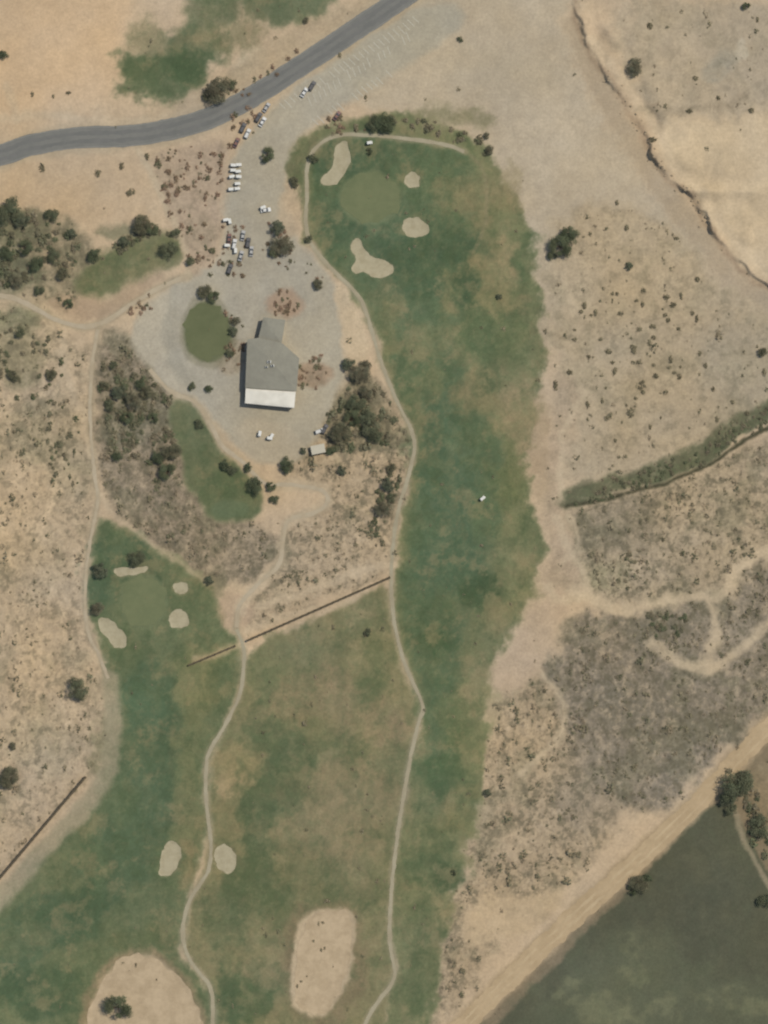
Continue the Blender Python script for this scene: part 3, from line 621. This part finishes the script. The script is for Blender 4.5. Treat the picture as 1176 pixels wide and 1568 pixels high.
def stripe(p0,p1,hw=.09):
    x0,y0=w(p0);x1,y1=w(p1);L=math.hypot(x1-x0,y1-y0);ux,uy=(x1-x0)/L,(y1-y0)/L;o=len(a.v);m=4
    for i in range(m+1):
        cx,cy=x0+(x1-x0)*i/m,y0+(y1-y0)*i/m
        for s in (-1,1):
            px,py=cx-uy*hw*s,cy+ux*hw*s;a.v.append((px,py,hz(px,py)+.06))
    for i in range(m): a.f.append([o+2*i,o+2*i+1,o+2*i+3,o+2*i+2]);a.m.append(0)
for row,(st_,ln_) in enumerate([((428,158),260),((462,172),215),((478,182),150)]):
    for i in range(int(ln_/9)):
        if random.random()<.12: continue
        p0=np.array(st_)+d*i*9;sg=-1 if row==1 else 1
        stripe(p0,p0+nn*17*sg*random.uniform(.7,1)+d*3,.16)
link('parking_markings',a.mesh('parking_markings',[paintf]))
# ------------------------------------------------------------ clubhouse
club=bpy.data.objects.new('clubhouse',None);scene.collection.objects.link(club)
bz=hz(*w((415,560)))
roofm=noisy('roof_membrane',(139,134,116),.85,.05,.8,col2=(131,126,109),s2=.15);roofw=noisy('roof_white_metal',(216,208,188),.6,.04,.8,col2=(203,195,175),s2=.2)
wallm=noisy('stucco_wall',(178,158,128),.9,.05,1);fram=noisy('dark_window_glass',(50,54,56),.2,.05,2,spec=.5)
trim=noisy('fascia',(150,140,118),.8,.05,1)
def bld(poly,h,rise,inset,over,rm,tag):
    pts=[np.array(w(p)) for p in poly];n=len(pts);c=sum(pts)/n
    area=sum(pts[i][0]*pts[(i+1)%n][1]-pts[(i+1)%n][0]*pts[i][1] for i in range(n))
    if area<0: pts=pts[::-1]
    A=Acc()
    for z in (bz-.3,bz+h): 
        for p in pts:A.v.append((p[0],p[1],z))
    for i in range(n): j=(i+1)%n;A.f.append([i,j,n+j,n+i]);A.m.append(0)
    link('walls_'+tag,A.mesh('walls',[wallm]),parent=club)
    def off(k):
        o=[]
        for i in range(n):
            a0=pts[i]-pts[i-1];b0=pts[(i+1)%n]-pts[i];a0=a0/np.linalg.norm(a0);b0=b0/np.linalg.norm(b0)
            na=np.array([a0[1],-a0[0]]);nb=np.array([b0[1],-b0[0]]);m=na+nb;m=m/ (m@na)
            o.append(pts[i]+m*k)
        return o
    ov=off(over);R=Acc()
    for z,ps in ((h,ov),(h+.28,ov),(h+.28+rise,[c+(p-c)*inset for p in ov])):
        for p in ps:R.v.append((p[0],p[1],bz+z))
    R.f.append(list(range(n))[::-1]);R.m.append(1)
    for i in range(n):
        j=(i+1)%n;R.f.append([i,j,n+j,n+i]);R.m.append(1);R.f.append([n+i,n+j,2*n+j,2*n+i]);R.m.append(0)
    R.f.append([2*n+i for i in range(n)]);R.m.append(0)
    link('roof_'+tag,R.mesh('roof',[rm,trim],.0),parent=club)
    W_=Acc()
    for i in range(n):
        p=pts[i];q=pts[(i+1)%n];e=q-p;L=np.linalg.norm(e);e=e/L;nr=np.array([e[1],-e[0]])
        k=int(L//2.6)
        for s in range(k):
            m=p+e*(L*(s+.5)/k);z0=.9 if s!=k//2 else .05;z1=2.3
            o=len(W_.v);h_=.65
            for dd in (0,.06):
                for (u,z) in ((-h_,z0),(h_,z0),(h_,z1),(-h_,z1)):
                    qq=m+e*u+nr*(dd-.01);W_.v.append((qq[0],qq[1],bz+z))
            for f in [(3,2,1,0),(4,5,6,7),(0,1,5,4),(1,2,6,5),(2,3,7,6),(3,0,4,7)]:W_.f.append([o+t_ for t_ in f]);W_.m.append(0)
    if W_.v: link('windows_and_doors_'+tag,W_.mesh('windows',[fram]),parent=club)
bld([(381,522),(396,520),(431,527),(457,550),(453,598),(378,593)],5.2,1.2,.12,.5,roofm,'main')
bld([(405,488),(436,492),(430.5,525.6),(397.5,519)],4.4,.6,.25,.4,roofm,'wing')
bld([(378,596.5),(452,601.5),(450,624),(377,617)],4.6,.25,.7,.35,roofw,'terrace')
A=Acc()
for (px,py,s) in [(413,555,.9),(418,561,.8),(409,563,.6)]:
    x,y=w((px,py));A.box(x-s,x+s,y-s*.7,y+s*.7,bz+5.6,bz+7.3,0,.05,.05);A.box(x-s*.5,x+s*.5,y-s*.5,y+s*.5,bz+7.3,bz+7.4,1)
link('rooftop_air_conditioners',A.mesh('ac',[noisy('ac_metal',(195,192,180),.5,.04,2),tyre],.0),parent=club)
A=Acc();A.box(-3,3,-1.8,1.8,0,2.4,1);A.box(-3.3,3.3,-2.1,2.1,2.4,2.6,0,.1,.1);A.box(-.5,.5,-1.86,-1.8,0,2.0,2)
x,y=w((487,688));link('service_shed',A.mesh('service_shed',[noisy('shed_roof',(184,174,150),.7,.06,1),wallm,fram]),(x,y,hz(x,y)-.1),.2)
flm=noisy('flag_cloth',(190,60,45),.8,.05,3)
A=Acc();A.box(-.02,.02,-.02,.02,0,2.2,0);A.box(.02,.55,-.01,.01,1.85,2.2,1);FM=A.mesh('golf_flag',[paintw,flm])
for p in [(567,302),(225,915),(320,505)]:
    x,y=w(p);link('golf_flag',FM,(x,y,hz(x,y)))
stone=noisy('wall_masonry',(92,82,64),.95,.12,.8)
def wall(p0,p1,h,th):
    A=Acc();x0,y0=w(p0);x1,y1=w(p1);L=math.hypot(x1-x0,y1-y0);n=int(L/3);an=math.atan2(y1-y0,x1-x0)
    e=(math.cos(an),math.sin(an));nr=(-e[1],e[0])
    for i in range(n):
        a0=L*i/n;a1=L*(i+1)/n;mx_=x0+e[0]*(a0+a1)/2;my=y0+e[1]*(a0+a1)/2;zb=hz(mx_,my)
        def q(u,v_,z):return (x0+e[0]*u+nr[0]*v_,y0+e[1]*u+nr[1]*v_,zb+z)
        for (u0,u1,t_,z0,z1) in ((a0+.18,a1-.18,th/2,-.4,h),(a0-.18,a0+.18,th/2+.1,-.4,h+.2)):
            o=len(A.v)
            for z in (z0,z1):
                for (u,v_) in ((u0,-t_),(u1,-t_),(u1,t_),(u0,t_)):A.v.append(q(u,v_,z))
            for f in [(3,2,1,0),(4,5,6,7),(0,1,5,4),(1,2,6,5),(2,3,7,6),(3,0,4,7)]:A.f.append([o+t2 for t2 in f]);A.m.append(0)
    link('boundary_wall',A.mesh('boundary_wall',[stone]))
wall((597,884),(378,981),2.2,.9);wall((360,989),(288,1019),1.6,.7);wall((131,1190),(-30,1380),2.4,.9)
r=np.random.default_rng(4);A=Acc()
for i in range(60):
    k=r.uniform(0,1);i0=r.integers(3,9);p=np.array(bank[i0])*(1-k)+np.array(bank[i0+1])*k+r.normal(size=2)*5
    x,y=w(p);s=r.uniform(.2,.7);z=hz(x,y);A.box(x-s,x+s*r.uniform(.6,1),y-s*.7,y+s*.8,z-.3,z+s*.8,0,s*.3,s*.25)
link('boulders',A.mesh('boulders',[noisy('rock',(160,142,114),.95,.15,1)],.08))
# ------------------------------------------------------------ light
el=math.radians(57);az=math.atan2(.85,.5)
sd=Vector((-math.sin(az)*math.cos(el),-math.cos(az)*math.cos(el),-math.sin(el)))
sl=bpy.data.lights.new('sun','SUN');sl.energy=3.2;sl.angle=math.radians(.5);sl.color=(1,.965,.90)
so=bpy.data.objects.new('sun',sl);so.rotation_euler=sd.to_track_quat('-Z','Y').to_euler();so.location=(0,0,300);scene.collection.objects.link(so)
wd=bpy.data.worlds.new('World');scene.world=wd;wd.use_nodes=True;nt=wd.node_tree
sk=nt.nodes.new('ShaderNodeTexSky');sk.sky_type='NISHITA';sk.sun_disc=False;sk.sun_elevation=el;sk.sun_rotation=az
bg=nt.nodes['Background'];bg.inputs[1].default_value=.12;nt.links.new(sk.outputs[0],bg.inputs[0])
# ------------------------------------------------------------ camera
cam=bpy.data.cameras.new('camera');co_=bpy.data.objects.new('camera',cam);scene.collection.objects.link(co_);scene.camera=co_
co_.location=(0,0,1500);cam.sensor_fit='VERTICAL';cam.sensor_height=24;cam.lens=24*1500/(1568*S);cam.clip_start=10;cam.clip_end=30000
# slightly soft lens, as in the aerial photograph
cam.dof.use_dof=True;cam.dof.focus_distance=50;cam.dof.aperture_fstop=(cam.lens/1000)/(0.8*50/1450)
scene.view_settings.view_transform='Standard';scene.view_settings.look='None';scene.view_settings.exposure=0
